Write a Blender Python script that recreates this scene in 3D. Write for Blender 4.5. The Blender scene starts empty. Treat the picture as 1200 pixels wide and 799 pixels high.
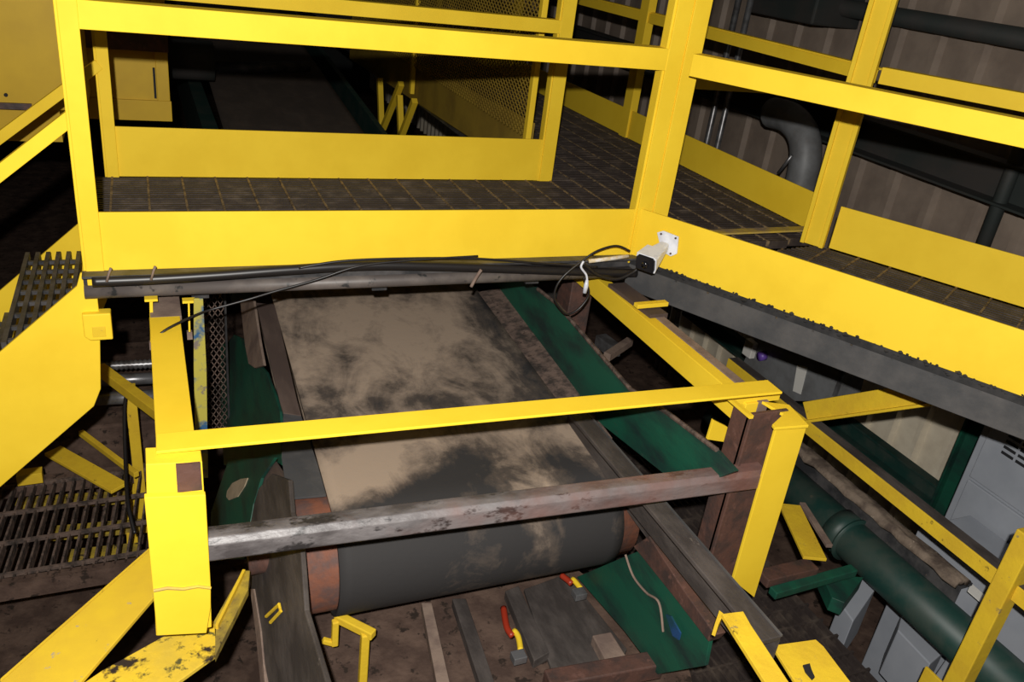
import bpy, bmesh, math, random
from mathutils import Vector as V, Matrix, noise
random.seed(7)
scn = bpy.context.scene
COL = scn.collection
# ------------------------------------------------------------------ camera
PITCH, ROLL, YAW, F, H = 0.4511, 0.134, -0.4488, 971.5, 0.8
_r = V((math.cos(YAW), math.sin(YAW), 0)); _f = V((-math.sin(YAW), math.cos(YAW), 0)); _u = V((0, 0, 1))
FW = _f*math.cos(PITCH) - _u*math.sin(PITCH); U2 = _u*math.cos(PITCH) + _f*math.sin(PITCH)
RT = _r*math.cos(ROLL) + U2*math.sin(ROLL); UP = U2*math.cos(ROLL) - _r*math.sin(ROLL)
CAM = V((0, 0, H))
cd = bpy.data.cameras.new('camera'); cam = bpy.data.objects.new('camera', cd); COL.objects.link(cam)
m = Matrix((RT, UP, -FW)).transposed().to_4x4(); m.translation = CAM; cam.matrix_world = m
cd.sensor_width = 36; cd.sensor_fit = 'HORIZONTAL'; cd.lens = F*36/1200; cd.clip_start = 0.02
scn.camera = cam
# surveyed points: a sight line cut with a real plane of the structure
def ray(x, y): return RT*(x-600) - UP*(y-399.5) + FW*F
def onp(x, y, p, n):
    d = ray(x, y); n = V(n); return CAM + d*((V(p)-CAM).dot(n)/d.dot(n))
def az(x, y, z): return onp(x, y, (0, 0, z), (0, 0, 1))
def ay(x, y, Y): return onp(x, y, (0, Y, 0), (0, 1, 0))
def ax(x, y, X): return onp(x, y, (X, 0, 0), (1, 0, 0))
ZU = V((0, 0, 1)); XU = V((1, 0, 0)); YU = V((0, 1, 0))
ANG = math.radians(60.5)
BD = V((math.cos(ANG), -math.sin(ANG), 0)); BN = V((math.sin(ANG), math.cos(ANG), 0))   # run of the angled walkway and its normal

# ------------------------------------------------------------------ materials
def mat(name, base, rough=.5, metal=0.0, noise2=None, nscale=6, ndet=6, lo=.42, hi=.62, chips=None, chip_scale=18, chip_th=.66, bump=.0, bscale=60, stretch=None, spec=.5, emit=None):
    M = bpy.data.materials.new(name); M.use_nodes = True
    nt = M.node_tree; N = nt.nodes; Lk = nt.links
    b = N['Principled BSDF']
    b.inputs['Roughness'].default_value = rough; b.inputs['Metallic'].default_value = metal
    b.inputs['Specular IOR Level'].default_value = spec
    tc = N.new('ShaderNodeNewGeometry'); mp = N.new('ShaderNodeMapping')
    Lk.new(tc.outputs['Position'], mp.inputs['Vector'])
    if stretch: mp.inputs['Scale'].default_value = stretch
    c = None
    rgb = lambda t: (t[0], t[1], t[2], 1)
    b.inputs['Base Color'].default_value = rgb(base)
    prev = None
    def layer(prev, col, scale, lo, hi, off, detail=6, rghn=.6):
        n = N.new('ShaderNodeTexNoise'); n.inputs['Scale'].default_value = scale; n.inputs['Detail'].default_value = detail
        n.inputs['Roughness'].default_value = rghn
        ad = N.new('ShaderNodeVectorMath'); ad.operation = 'ADD'; ad.inputs[1].default_value = (off, off*1.7, off*.3)
        Lk.new(mp.outputs[0], ad.inputs[0]); Lk.new(ad.outputs[0], n.inputs['Vector'])
        r = N.new('ShaderNodeMapRange'); r.inputs['From Min'].default_value = lo; r.inputs['From Max'].default_value = hi
        Lk.new(n.outputs['Fac'], r.inputs['Value'])
        mx = N.new('ShaderNodeMix'); mx.data_type = 'RGBA'
        Lk.new(r.outputs[0], mx.inputs['Factor'])
        if prev is None: mx.inputs[6].default_value = rgb(base)
        else: Lk.new(prev, mx.inputs[6])
        mx.inputs[7].default_value = rgb(col)
        return mx.outputs[2]
    if noise2: prev = layer(prev, noise2, nscale, lo, hi, 0, ndet)
    if chips:
        cs = chips if isinstance(chips[0], tuple) else [chips]
        for i, c in enumerate(cs):
            prev = layer(prev, c, chip_scale*(1+.6*i), chip_th, chip_th+.06, 3.1+i*2, 5, .65)
    if prev is not None: Lk.new(prev, b.inputs['Base Color'])
    if bump:
        n = N.new('ShaderNodeTexNoise'); n.inputs['Scale'].default_value = bscale; n.inputs['Detail'].default_value = 5
        Lk.new(mp.outputs[0], n.inputs['Vector'])
        bp = N.new('ShaderNodeBump'); bp.inputs['Strength'].default_value = bump; bp.inputs['Distance'].default_value = .004
        Lk.new(n.outputs['Fac'], bp.inputs['Height']); Lk.new(bp.outputs[0], b.inputs['Normal'])
    return M
YEL = (.88, .605, .034)
Myel = mat('yellow_paint', YEL, .62, noise2=(.83, .56, .028), nscale=5, chips=(.10, .07, .02), chip_scale=26, chip_th=.74, spec=.2)
Mold = mat('weathered_yellow_paint', (.74, .50, .03), .6, noise2=(.66, .43, .03), nscale=9, chips=[(.05, .035, .02), (.30, .22, .09)], chip_scale=20, chip_th=.66, bump=.3, spec=.2)
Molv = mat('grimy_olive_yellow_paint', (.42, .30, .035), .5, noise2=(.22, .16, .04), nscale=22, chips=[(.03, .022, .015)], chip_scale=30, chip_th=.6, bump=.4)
Mdimy = mat('shaded_yellow_guard_paint', (.36, .24, .035), .7, noise2=(.26, .17, .03), nscale=5, spec=.1)  # guard panel yellow, darkened in the colour to stand for dim grazing light
Mbr = mat('scuffed_yellow_paint', (.72, .49, .032), .6, noise2=(.64, .42, .035), nscale=6, chips=[(.04, .03, .02), (.42, .34, .20)], chip_scale=17, chip_th=.63, spec=.15)
Mchip = mat('chipped_yellow_paint', (.74, .50, .035), .55, noise2=(.60, .42, .05), nscale=7, chips=[(.035, .025, .02), (.10, .09, .03)], chip_scale=12, chip_th=.56, bump=.4, spec=.2)
Mdusty = mat('yellow_paint_under_dust', (.60, .42, .06), .8, noise2=(.30, .22, .14), nscale=10, lo=.4, hi=.6, spec=.1)
Mgrate = mat('dark_grating_steel', (.034, .024, .021), .7, noise2=(.10, .075, .058), nscale=14, lo=.48, hi=.72, chips=(.33, .24, .07), chip_scale=60, chip_th=.74, bump=.5)
Mseam = mat('grating_seam_steel', (.26, .18, .09), .8, noise2=(.06, .04, .03), nscale=30)
Mdark = mat('dark_painted_steel', (.030, .030, .032), .45, noise2=(.075, .07, .07), nscale=14, chips=(.16, .11, .08), chip_scale=40, chip_th=.68, bump=.3)
Mblack = mat('black_rubber', (.012, .012, .013), .8, noise2=(.03, .028, .028), nscale=20)
Mchan = mat('dark_grey_channel_steel', (.05, .05, .052), .6, noise2=(.085, .08, .078), nscale=8, chips=(.2, .17, .14), chip_scale=50, chip_th=.73, bump=.15)
Mpipe = mat('dusty_dark_pipe', (.095, .08, .074), .5, noise2=(.16, .135, .12), nscale=9, chips=(.03, .03, .03), chip_scale=26, chip_th=.6)
Mrust = mat('rusty_brown_steel', (.10, .048, .036), .6, noise2=(.05, .032, .028), nscale=18, chips=[(.13, .065, .05)], chip_scale=26, chip_th=.6, bump=.5)
Mrustbar = mat('worn_rusty_bar_steel', (.17, .15, .15), .42, noise2=(.055, .05, .05), nscale=16, chips=[(.26, .12, .095), (.03, .025, .025)], chip_scale=5, chip_th=.50, bump=.6, stretch=(.45, 1, 1))
def bar_mat():
    M = mat('worn_bar_steel', (.17, .155, .155), .45, noise2=(.06, .052, .052), nscale=13, chips=[(.025, .022, .022)], chip_scale=22, chip_th=.56, bump=.6, stretch=(.5, 1, 1))
    nt = M.node_tree; N = nt.nodes; b = N['Principled BSDF']; src = b.inputs['Base Color'].links[0].from_socket
    g = N.new('ShaderNodeNewGeometry'); sp = N.new('ShaderNodeSeparateXYZ'); nt.links.new(g.outputs['Position'], sp.inputs[0])
    n = N.new('ShaderNodeTexNoise'); n.inputs['Scale'].default_value = 9; n.inputs['Detail'].default_value = 7; nt.links.new(g.outputs['Position'], n.inputs['Vector'])
    a = N.new('ShaderNodeMath'); a.operation = 'MULTIPLY_ADD'; nt.links.new(sp.outputs[0], a.inputs[0]); a.inputs[1].default_value = .42; nt.links.new(n.outputs['Fac'], a.inputs[2])
    r = N.new('ShaderNodeMapRange'); nt.links.new(a.outputs[0], r.inputs['Value']); r.inputs['From Min'].default_value = .68; r.inputs['From Max'].default_value = 1.02; r.inputs['To Max'].default_value = .8
    mx = N.new('ShaderNodeMix'); mx.data_type = 'RGBA'; nt.links.new(r.outputs[0], mx.inputs['Factor']); nt.links.new(src, mx.inputs[6]); mx.inputs[7].default_value = (.18, .085, .068, 1)
    nt.links.new(mx.outputs[2], b.inputs['Base Color']); return M
Mrustbar = bar_mat()
Morange = mat('orange_rust', (.19, .07, .04), .7, noise2=(.11, .06, .05), nscale=22, bump=.4)
Mgreen = mat('dark_green_paint', (.008, .080, .047), .5, noise2=(.010, .030, .026), nscale=9, chips=[(.05, .055, .045)], chip_scale=24, chip_th=.68, bump=.2, stretch=(1, .35, 1))
Mgreen2 = mat('dark_green_pipe_paint', (.010, .042, .034), .5, noise2=(.035, .055, .045), nscale=10, chips=(.12, .10, .07), chip_scale=34, chip_th=.7)
Mdirt = mat('brown_dirt', (.075, .048, .038), .9, noise2=(.13, .085, .065), nscale=11, chips=[(.035, .025, .02)], chip_scale=22, chip_th=.58, bump=.6, spec=.1)
Mledge = mat('dust_caked_ledge', (.22, .17, .13), .9, noise2=(.10, .075, .06), nscale=16, chips=(.42, .34, .26), chip_scale=30, chip_th=.64, bump=.8, spec=.1)
Mdust = mat('tan_dusty_steel', (.26, .19, .15), .85, noise2=(.17, .12, .10), nscale=12, bump=.3, spec=.1)
Mdebris = mat('brown_caked_debris', (.15, .105, .085), .9, noise2=(.05, .04, .035), nscale=30, chips=(.03, .02, .018), chip_scale=50, chip_th=.62, bump=1, spec=.1)
Mliner = mat('brown_rubber_liner', (.065, .042, .034), .8, noise2=(.11, .075, .06), nscale=9, stretch=(1, .3, 1), bump=.3)
Mwood = mat('grimy_dark_frame_steel', (.045, .037, .034), .6, noise2=(.09, .075, .068), nscale=14, chips=(.17, .14, .12), chip_scale=34, chip_th=.7, bump=.5, stretch=(1, .4, 1))
Mcable = mat('black_cable_sheath', (.014, .012, .012), .4)
Mwhite = mat('white_plastic', (.80, .82, .88), .35, noise2=(.6, .62, .70), nscale=20)
Mlens = mat('black_lens_glass', (.012, .012, .015), .12)
Mchrome = mat('galvanised_pipe', (.32, .32, .33), .35, metal=.7, noise2=(.15, .14, .14), nscale=12)
Mgrey = mat('grey_cabinet_paint', (.36, .38, .42), .45, noise2=(.30, .32, .36), nscale=3, chips=(.2, .19, .18), chip_scale=30, chip_th=.74)
Mgrey2 = mat('mid_grey_machine_paint', (.20, .205, .21), .5, noise2=(.14, .14, .14), nscale=8)
Mslot = mat('black_vent_slot', (.01, .01, .012), .8)
Mwall = mat('brown_ribbed_siding', (.30, .235, .185), .6, noise2=(.22, .17, .135), nscale=4, bump=.1)
Mcream = mat('cream_siding_paint', (.82, .73, .57), .6, noise2=(.70, .61, .47), nscale=7)
Mred = mat('red_paint', (.32, .03, .012), .4)
Mblue = mat('blue_paint_mark', (.015, .06, .17), .5, noise2=(.01, .05, .08), nscale=20)
Mpatch = mat('yellow_blue_worn_paint', (.38, .33, .05), .6, noise2=(.02, .08, .18), nscale=14, lo=.5, hi=.6, chips=[(.16, .13, .11)], chip_scale=20, chip_th=.56)
Mpurple = mat('violet_plastic', (.16, .08, .42), .4)
Mhouse = mat('ochre_housing_paint', (.62, .40, .022), .5, noise2=(.54, .34, .02), nscale=3, chips=(.1, .06, .02), chip_scale=20, chip_th=.76, spec=.3)
Mblob = mat('tan_bare_patch', (.42, .33, .22), .8, noise2=(.30, .24, .16), nscale=20)
Mlabel = mat('pale_label_sticker', (.75, .73, .68), .5)
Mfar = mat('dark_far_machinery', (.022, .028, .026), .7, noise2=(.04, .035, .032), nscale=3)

def belt_mat():
    M = bpy.data.materials.new('black_belt_under_tan_dust'); M.use_nodes = True
    nt = M.node_tree; N = nt.nodes; L = nt.links; b = N['Principled BSDF']; b.inputs['Roughness'].default_value = .75
    b.inputs['Specular IOR Level'].default_value = .25
    g = N.new('ShaderNodeNewGeometry'); sp = N.new('ShaderNodeSeparateXYZ'); L.new(g.outputs['Position'], sp.inputs[0])
    def nz(scale, det, rough, sx=(1, 1, 1), dist=0):
        mp = N.new('ShaderNodeMapping'); mp.inputs['Scale'].default_value = sx; L.new(g.outputs['Position'], mp.inputs['Vector'])
        n = N.new('ShaderNodeTexNoise'); n.inputs['Scale'].default_value = scale; n.inputs['Detail'].default_value = det
        n.inputs['Roughness'].default_value = rough; n.inputs['Distortion'].default_value = dist
        L.new(mp.outputs[0], n.inputs['Vector']); return n.outputs['Fac']
    def mth(op, a, c, clamp=False):
        m_ = N.new('ShaderNodeMath'); m_.operation = op; m_.use_clamp = clamp
        for i, v in enumerate((a, c)):
            if isinstance(v, (int, float)): m_.inputs[i].default_value = v
            else: L.new(v, m_.inputs[i])
        return m_.outputs[0]
    def blob(cx, cy, rx, ry, amp, rot=0):
        # soft elliptical stain; distance warped by noise
        dx = mth('SUBTRACT', sp.outputs[0], cx); dy = mth('SUBTRACT', sp.outputs[1], cy)
        ca, sa = math.cos(rot), math.sin(rot)
        u = mth('DIVIDE', mth('ADD', mth('MULTIPLY', dx, ca), mth('MULTIPLY', dy, sa)), rx)
        v = mth('DIVIDE', mth('SUBTRACT', mth('MULTIPLY', dy, ca), mth('MULTIPLY', dx, sa)), ry)
        d = mth('SQRT', mth('ADD', mth('MULTIPLY', u, u), mth('MULTIPLY', v, v)), 0)
        k = mth('SUBTRACT', 1.0, d, True)
        return mth('MULTIPLY', k, amp)
    P = lambda x, y: beltpt(x, y)
    s = 0.62
    blobs = []
    for (x, y, rx, ry, amp, rot) in BELT_STAINS:
        p = P(x, y); blobs.append(blob(p.x, p.y, rx, ry, amp, rot))
    acc = None
    for q in blobs: acc = q if acc is None else mth('ADD', acc, q)
    n1 = nz(5.5, 8, .68, (1.4, .8, 1), .6); n2 = nz(26, 6, .7)
    fac = mth('ADD', mth('ADD', .50, mth('MULTIPLY', mth('SUBTRACT', n1, .5), 1.5)), mth('MULTIPLY', mth('SUBTRACT', n2, .5), .55))
    fac = mth('ADD', fac, acc)
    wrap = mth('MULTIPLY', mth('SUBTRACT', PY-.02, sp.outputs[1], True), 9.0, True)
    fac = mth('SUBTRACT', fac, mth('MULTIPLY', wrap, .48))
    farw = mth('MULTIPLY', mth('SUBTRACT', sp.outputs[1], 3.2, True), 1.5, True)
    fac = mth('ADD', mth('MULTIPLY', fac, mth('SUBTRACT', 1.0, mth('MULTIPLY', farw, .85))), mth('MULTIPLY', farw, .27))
    cr = N.new('ShaderNodeValToRGB'); L.new(fac, cr.inputs[0]); e = cr.color_ramp.elements
    e[0].position = .12; e[0].color = (.034, .032, .032, 1)
    e[1].position = .80; e[1].color = (.36, .275, .205, 1)
    x = e.new(.34); x.color = (.085, .067, .055, 1)
    x = e.new(.54); x.color = (.215, .165, .127, 1)
    L.new(cr.outputs[0], b.inputs['Base Color'])
    bp = N.new('ShaderNodeBump'); bp.inputs['Strength'].default_value = .3; bp.inputs['Distance'].default_value = .003
    L.new(n2, bp.inputs['Height']); L.new(bp.outputs[0], b.inputs['Normal'])
    return M

# ------------------------------------------------------------------ mesh helpers
def frame(p0, p1, up):
    d = (p1-p0).normalized(); u = up - d*up.dot(d)
    if u.length < 1e-4: u = V((0, 1, 0)) - d*d.y
    u.normalize(); s = d.cross(u); return d, u, s       # d along, u up, s side
class MB:
    def __init__(s): s.v = []; s.f = []
    def add(s, vs, fs):
        o = len(s.v); s.v += [V(q) for q in vs]; s.f += [tuple(i+o for i in f) for f in fs]; return s
    def prof(s, p0, p1, pts, up=ZU, p0b=None):
        "extrude a closed 2-D profile (side, up) from p0 to p1"
        p0 = V(p0); p1 = V(p1); d, u, sd = frame(p0, p1, V(up)); n = len(pts)
        a = [p0+sd*x+u*y for x, y in pts]; b = [p1+sd*x+u*y for x, y in pts]
        return s.add(a+b, [(i, (i+1) % n, (i+1) % n+n, i+n) for i in range(n)] + [tuple(range(n-1, -1, -1)), tuple(range(n, 2*n))])
    def bar(s, p0, p1, w, h, up=ZU):
        return s.prof(p0, p1, [(-w/2, -h/2), (w/2, -h/2), (w/2, h/2), (-w/2, h/2)], up)
    def ang(s, p0, p1, w, h, t=.006, up=ZU, sx=1, sy=1):
        "L section, corner at the line p0-p1, legs along +side*sx and +up*sy"
        pts = [(0, 0), (w*sx, 0), (w*sx, t*sy), (t*sx, t*sy), (t*sx, h*sy), (0, h*sy)]
        return s.prof(p0, p1, pts, up)
    def chan(s, p0, p1, w, h, t=.006, up=ZU, sx=1):
        "C section: web at side 0, flanges towards +side*sx; h high (centred)"
        H2 = h/2; pts = [(0, -H2), (w*sx, -H2), (w*sx, -H2+t), (t*sx, -H2+t), (t*sx, H2-t), (w*sx, H2-t), (w*sx, H2), (0, H2)]
        return s.prof(p0, p1, pts, up)
    def ibeam(s, p0, p1, w, h, t=.008, up=ZU):
        a = w/2; H2 = h/2; q = t/2
        pts = [(-a, -H2), (a, -H2), (a, -H2+t), (q, -H2+t), (q, H2-t), (a, H2-t), (a, H2), (-a, H2), (-a, H2-t), (-q, H2-t), (-q, -H2+t), (-a, -H2+t)]
        return s.prof(p0, p1, pts, up)
    def box(s, a, b):
        x0, y0, z0 = a; x1, y1, z1 = b
        return s.add([(x0,y0,z0),(x1,y0,z0),(x1,y1,z0),(x0,y1,z0),(x0,y0,z1),(x1,y0,z1),(x1,y1,z1),(x0,y1,z1)],
                     [(0,3,2,1),(4,5,6,7),(0,1,5,4),(1,2,6,5),(2,3,7,6),(3,0,4,7)])
    def plate(s, pts, n, t):
        "flat polygon given a thickness t along n"
        pts = [V(p) for p in pts]; n = V(n).normalized()*t; k = len(pts)
        return s.add(pts+[p+n for p in pts], [tuple(range(k)), tuple(range(2*k-1, k-1, -1))] + [(i, i+k, (i+1) % k+k, (i+1) % k) for i in range(k)])
    def tube(s, pts, r, n=10, cap=True):
        pts = [V(p) for p in pts]; rs = r if isinstance(r, (list, tuple)) else [r]*len(pts)
        o = len(s.v); prev = None
        for i, p in enumerate(pts):
            d = (pts[min(i+1, len(pts)-1)]-pts[max(i-1, 0)]).normalized()
            if prev is None: a = d.orthogonal().normalized()
            else: a = (prev - d*prev.dot(d)).normalized()
            prev = a; b = d.cross(a)
            for k in range(n):
                t = 2*math.pi*k/n; s.v.append(p + (a*math.cos(t)+b*math.sin(t))*rs[i])
        for i in range(len(pts)-1):
            for k in range(n):
                s.f.append((o+i*n+k, o+i*n+(k+1) % n, o+(i+1)*n+(k+1) % n, o+(i+1)*n+k))
        if cap: s.f.append(tuple(o+k for k in range(n-1, -1, -1))); s.f.append(tuple(o+(len(pts)-1)*n+k for k in range(n)))
        return s
    def build(s, name, material, parent=None, bevel=0, smooth=False):
        if parent is None:
            xs = [v.x for v in s.v]; ys = [v.y for v in s.v]; zs = [v.z for v in s.v]
            o = V(((min(xs)+max(xs))/2, (min(ys)+max(ys))/2, min(zs)))
        else: o = WL.get(parent.name, V((0, 0, 0)))
        me = bpy.data.meshes.new(name); me.from_pydata([v-o for v in s.v], [], s.f)
        bm = bmesh.new(); bm.from_mesh(me); bmesh.ops.recalc_face_normals(bm, faces=bm.faces); bm.to_mesh(me); bm.free()
        me.materials.append(material)
        if smooth: me.polygons.foreach_set('use_smooth', [True]*len(me.polygons))
        ob = bpy.data.objects.new(name, me); COL.objects.link(ob)
        if parent is None: ob.location = o; WL[ob.name] = o
        else: ob.parent = parent; WL[ob.name] = o
        if bevel:
            bv = ob.modifiers.new('bevel', 'BEVEL'); bv.width = bevel; bv.segments = 2; bv.limit_method = 'ANGLE'; bv.angle_limit = .6
        if smooth and bevel == 0:
            pass
        return ob
WL = {}
def thing(name, label, cat, loc, group=None):
    o = bpy.data.objects.new(name, None); COL.objects.link(o); o.location = V(loc); WL[o.name] = V(loc); o.empty_display_size = .05
    return tag(o, label, cat, group)
def tag(o, label=None, cat=None, group=None, kind=None):
    if label: o['label'] = label
    if cat: o['category'] = cat
    if group: o['group'] = group
    if kind: o['kind'] = kind
    return o
def smooth_pts(ctrl, n=8):
    ctrl = [V(c) for c in ctrl]; out = []
    for i in range(len(ctrl)-1):
        p0 = ctrl[max(i-1, 0)]; p1 = ctrl[i]; p2 = ctrl[i+1]; p3 = ctrl[min(i+2, len(ctrl)-1)]
        for k in range(n):
            t = k/n; out.append(.5*((2*p1)+(p2-p0)*t+(2*p0-5*p1+4*p2-p3)*t*t+(3*p1-p0-3*p2+p3)*t**3))
    out.append(ctrl[-1]); return out
def clip_line(poly, o, d):
    "parameter range of the line o+t*d inside a convex 2-D polygon"
    t0, t1 = -1e9, 1e9; k = len(poly)
    area = sum(poly[i][0]*poly[(i+1) % k][1]-poly[(i+1) % k][0]*poly[i][1] for i in range(k))
    for i in range(k):
        a = poly[i]; b = poly[(i+1) % k]; e = (b[0]-a[0], b[1]-a[1]); n = (-e[1], e[0]) if area > 0 else (e[1], -e[0])
        num = (a[0]-o[0])*n[0]+(a[1]-o[1])*n[1]; den = d[0]*n[0]+d[1]*n[1]
        if abs(den) < 1e-9:
            if num > 0: return None
            continue
        t = num/den
        if den > 0: t0 = max(t0, t)
        else: t1 = min(t1, t)
    return (t0, t1) if t1 > t0+.004 else None
def grating(mb, poly, d, pitch, w, depth, z, jitter=0):
    "parallel flat bars along d clipped to the polygon, top at z"
    d = V((d[0], d[1], 0)).normalized(); n = V((-d.y, d.x, 0))
    ts = [V((p[0], p[1], 0)).dot(n) for p in poly]; q = math.ceil(min(ts)/pitch)*pitch
    while q < max(ts):
        o = n*q; r = clip_line(poly, (o.x, o.y), (d.x, d.y))
        if r:
            jz = random.uniform(-jitter, jitter)
            a = o+d*r[0]+ZU*(z-depth/2+jz); b = o+d*r[1]+ZU*(z-depth/2+jz); mb.bar(a, b, w, depth)
        q += pitch
def diamond(mb, O, U, W, lu, lw, cu, cw, t, th, mask=None):
    "expanded-metal lattice of thin strands in the plane O + u*U + w*W"
    U = V(U).normalized(); W = V(W).normalized(); n = U.cross(W)
    nu = int(lu/cu); nw = int(lw/cw)
    for i in range(nu):
        for j in range(nw):
            u0, w0 = i*cu, j*cw
            for (a, b) in (((0, .5), (.5, 0)), ((.5, 0), (1, .5)), ((1, .5), (.5, 1)), ((.5, 1), (0, .5))):
                um = u0+(a[0]+b[0])/2*cu; wm = w0+(a[1]+b[1])/2*cw
                if mask and not mask(um, wm): continue
                p = O+U*(u0+a[0]*cu)+W*(w0+a[1]*cw); q = O+U*(u0+b[0]*cu)+W*(w0+b[1]*cw)
                mb.bar(p, q, t, th, n)

# ================================================================== room shell
ZF = -1.55
WX = 3.25
fl = MB().box((-4, -1.5, ZF-.1), (WX+.3, 14, ZF)).build('floor', Mdirt); tag(fl, kind='structure')
# ribbed right wall, real corrugation
def ribbed(x, y0, y1, z0, z1, pitch, name, m_):
    pts = []; y = y0
    while y < y1:
        for dy, dx in ((0, 0), (pitch*.72, 0), (pitch*.78, -.03), (pitch*.94, -.03)): pts.append((x+dx, y+dy))
        y += pitch
    pts.append((x, y)); pts += [(x+.05, y), (x+.05, y0)]
    k = len(pts)
    mb = MB(); mb.add([(a, b, z0) for a, b in pts]+[(a, b, z1) for a, b in pts], [(i, (i+1) % k, (i+1) % k+k, i+k) for i in range(k)])
    o = mb.build(name, m_); tag(o, kind='structure'); return o
ribbed(WX, -1.5, 13, -.55, 3.2, .23, 'wall_right', Mwall)
ribbed(WX, -1.5, 13, ZF, -.58, .15, 'wall_right_lower', Mcream)
tag(MB().box((-4, 13, ZF), (WX+.3, 13.1, 3.2)).build('wall_back', Mfar), kind='structure')
tag(MB().box((-4.1, -1.5, ZF), (-4, 13.1, 3.2)).build('wall_left', Mfar), kind='structure')
tag(MB().box((-4.1, -1.5, 3.2), (WX+.3, 13.1, 3.3)).build('ceiling', Mfar), kind='structure')
tag(MB().box((WX-.06, -1.5, -.62), (WX-.03, 13, -.53)).build('trim_1', Mdark), kind='structure')
# wall girts (dark horizontal beams) and pipes on the wall
gx = WX-.16
a = ax(1000, 152, gx); girt_z = a.z
girt = MB().chan((gx, 13, a.z), (gx, -1.2, a.z), .10, .16, .01).build('wall_girt', Mfar, bevel=.002)
tag(girt, 'dark horizontal wall girt crossing behind the right walkway railing', 'beam')
b_ = ax(1110, 30, WX-.12)
tag(MB().tube([(WX-.12, 12.8, b_.z), (WX-.12, 6, b_.z), (WX-.12, -1.2, b_.z)], .04, 14).build('wall_pipe', Mfar, smooth=True),
    'dark pipe running level along the ribbed wall at the top right', 'pipe')

# ================================================================== walkway gratings
YA, YB, XR = 1.965, 2.73, 2.13
corner = V((1.29, YA, 0)); backc = V((2.082, 2.021, 0))
def Bf(t): return corner + BD*t           # front edge of the angled walkway
def Bb(t): return backc + BD*t
cross = [(-.145, YA), (1.29, YA), (1.40, YA+.1), (XR, YA+.13), (XR, YB), (-.145, YB)]
cross = [(-.145, YA), (1.31, YA), (XR, 2.085), (XR, YB), (-.145, YB)]
wk = thing('cross_walkway', 'dark steel grating walkway crossing over the conveyor, with pale seams', 'walkway', (1, 2.3, -.07))
g = MB(); grating(g, cross, (1, 0), .020, .010, .028, 0, .001); g.build('grating', Mgrate, wk)
g = MB(); grating(g, [(p[0], p[1]) for p in cross], (0, 1), .0985, .006, .02, .0025); g.build('seam_strip', Mseam, wk)
g = MB(); g.tube([(-.15, YA-.005, -.045), (.6, YA-.005, -.047), (1.30, YA-.005, -.049)], .017, 14); g.build('edge_pipe', Mpipe, wk, smooth=True)
g = MB(); g.ang((-.15, YA+.001, 0), (1.3, YA+.001, 0), .04, -.034, .006, ZU); g.build('edge_angle', Mdark, wk)
g = MB(); g.chan((-.15, YB+.0, -.05), (1.4, YB+.0, -.05), .04, .09); g.build('rear_channel', Mdark, wk)
for X in (.1, .55, 1.0): MB().bar((X, YA+.03, -.06), (X, YB, -.06), .04, .06).build('bearer', Mdark, wk)

wk2 = thing('rear_walkway', 'dark grating walkway running back beside the mesh guard panel', 'walkway', (1.75, 4.5, -.07))
rear = [(1.40, YB+.004), (XR, YB+.004), (XR, 8.5), (1.40, 8.5)]
g = MB(); grating(g, rear, (1, 0), .022, .011, .028, 0, .001); g.build('grating', Mgrate, wk2)
g = MB(); grating(g, rear, (0, 1), .0985, .006, .02, .002); g.build('seam_strip', Mseam, wk2)
g = MB(); g.chan((1.40, YB+.02, -.05), (1.40, 8.5, -.05), .04, .09); g.chan((XR, 8.5, -.05), (XR, YB+.02, -.05), .04, .09); g.build('side_channel', Mdark, wk2)

wk3 = thing('angled_walkway', 'grating walkway slanting towards the viewer on the right, dark channel edge', 'walkway', (2.2, 1.2, -.1))
ang_poly = [(Bf(.06).x, Bf(.06).y), (Bf(2.3).x, Bf(2.3).y), (Bb(2.3).x, Bb(2.3).y), (Bb(-.02).x, Bb(-.02).y)]
g = MB(); grating(g, ang_poly, (BD.x, BD.y), .021, .011, .028, -.012, .001); g.build('grating', Mgrate, wk3)
g = MB(); grating(g, ang_poly, (BN.x, BN.y), .1015, .006, .02, -.009); g.build('seam_strip', Mseam, wk3)
g = MB(); q0 = Bf(0)+V((0, 0, -.062)); q1 = Bf(2.3)+V((0, 0, -.062)); g.chan(q0, q1, .045, .082, .008, ZU, -1); g.build('edge_channel', Mchan, wk3, bevel=.002)
g = MB(); q0 = Bb(0)+V((0, 0, -.062)); q1 = Bb(2.3)+V((0, 0, -.062)); g.chan(q0, q1, .045, .08, .008, ZU, 1); g.build('rear_channel', Mdark, wk3)
# crumbs of caked dirt along the toe board foot, one irregular bead
g = MB()
for i in range(260):
    t = .02+i*.009+random.uniform(-.006, .006); c = Bf(t)-BN*.002+V((0, 0, -.006+random.uniform(-.006, .008))); s_ = random.uniform(.003, .009)*(1.5 if random.random() < .12 else 1)
    g.add([c+V((s_, 0, 0)), c+V((-s_, 0, 0)), c+V((0, s_, 0)), c+V((0, -s_, 0)), c+V((0, 0, s_*.55)), c+V((0, 0, -s_))], [(0,2,4),(2,1,4),(1,3,4),(3,0,4),(2,0,5),(1,2,5),(3,1,5),(0,3,5)])
g.plate([Bf(.0)+V((0, 0, -.022)), Bf(2.3)+V((0, 0, -.022)), Bf(2.3)+V((0, 0, -.002)), Bf(0)+V((0, 0, -.002))], -BN, .004)
tag(g.build('caked_grime', Mblack, wk3), kind='stuff')
# threshold strip between the walkways
t0, t1 = az(845, 270, .012), az(940, 266, .012)
tag(MB().ang(V((t0.x-.05, t0.y, .012)), V((t1.x+.0, t1.y, .012)), .045, -.03, .006).build('threshold_strip', Mdusty, bevel=.001),
    'yellow dusty threshold strip where the two gratings meet', 'threshold')
p0, p1 = ay(812, 101, YB+.02), ay(925, 109, YB+.02)

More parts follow.
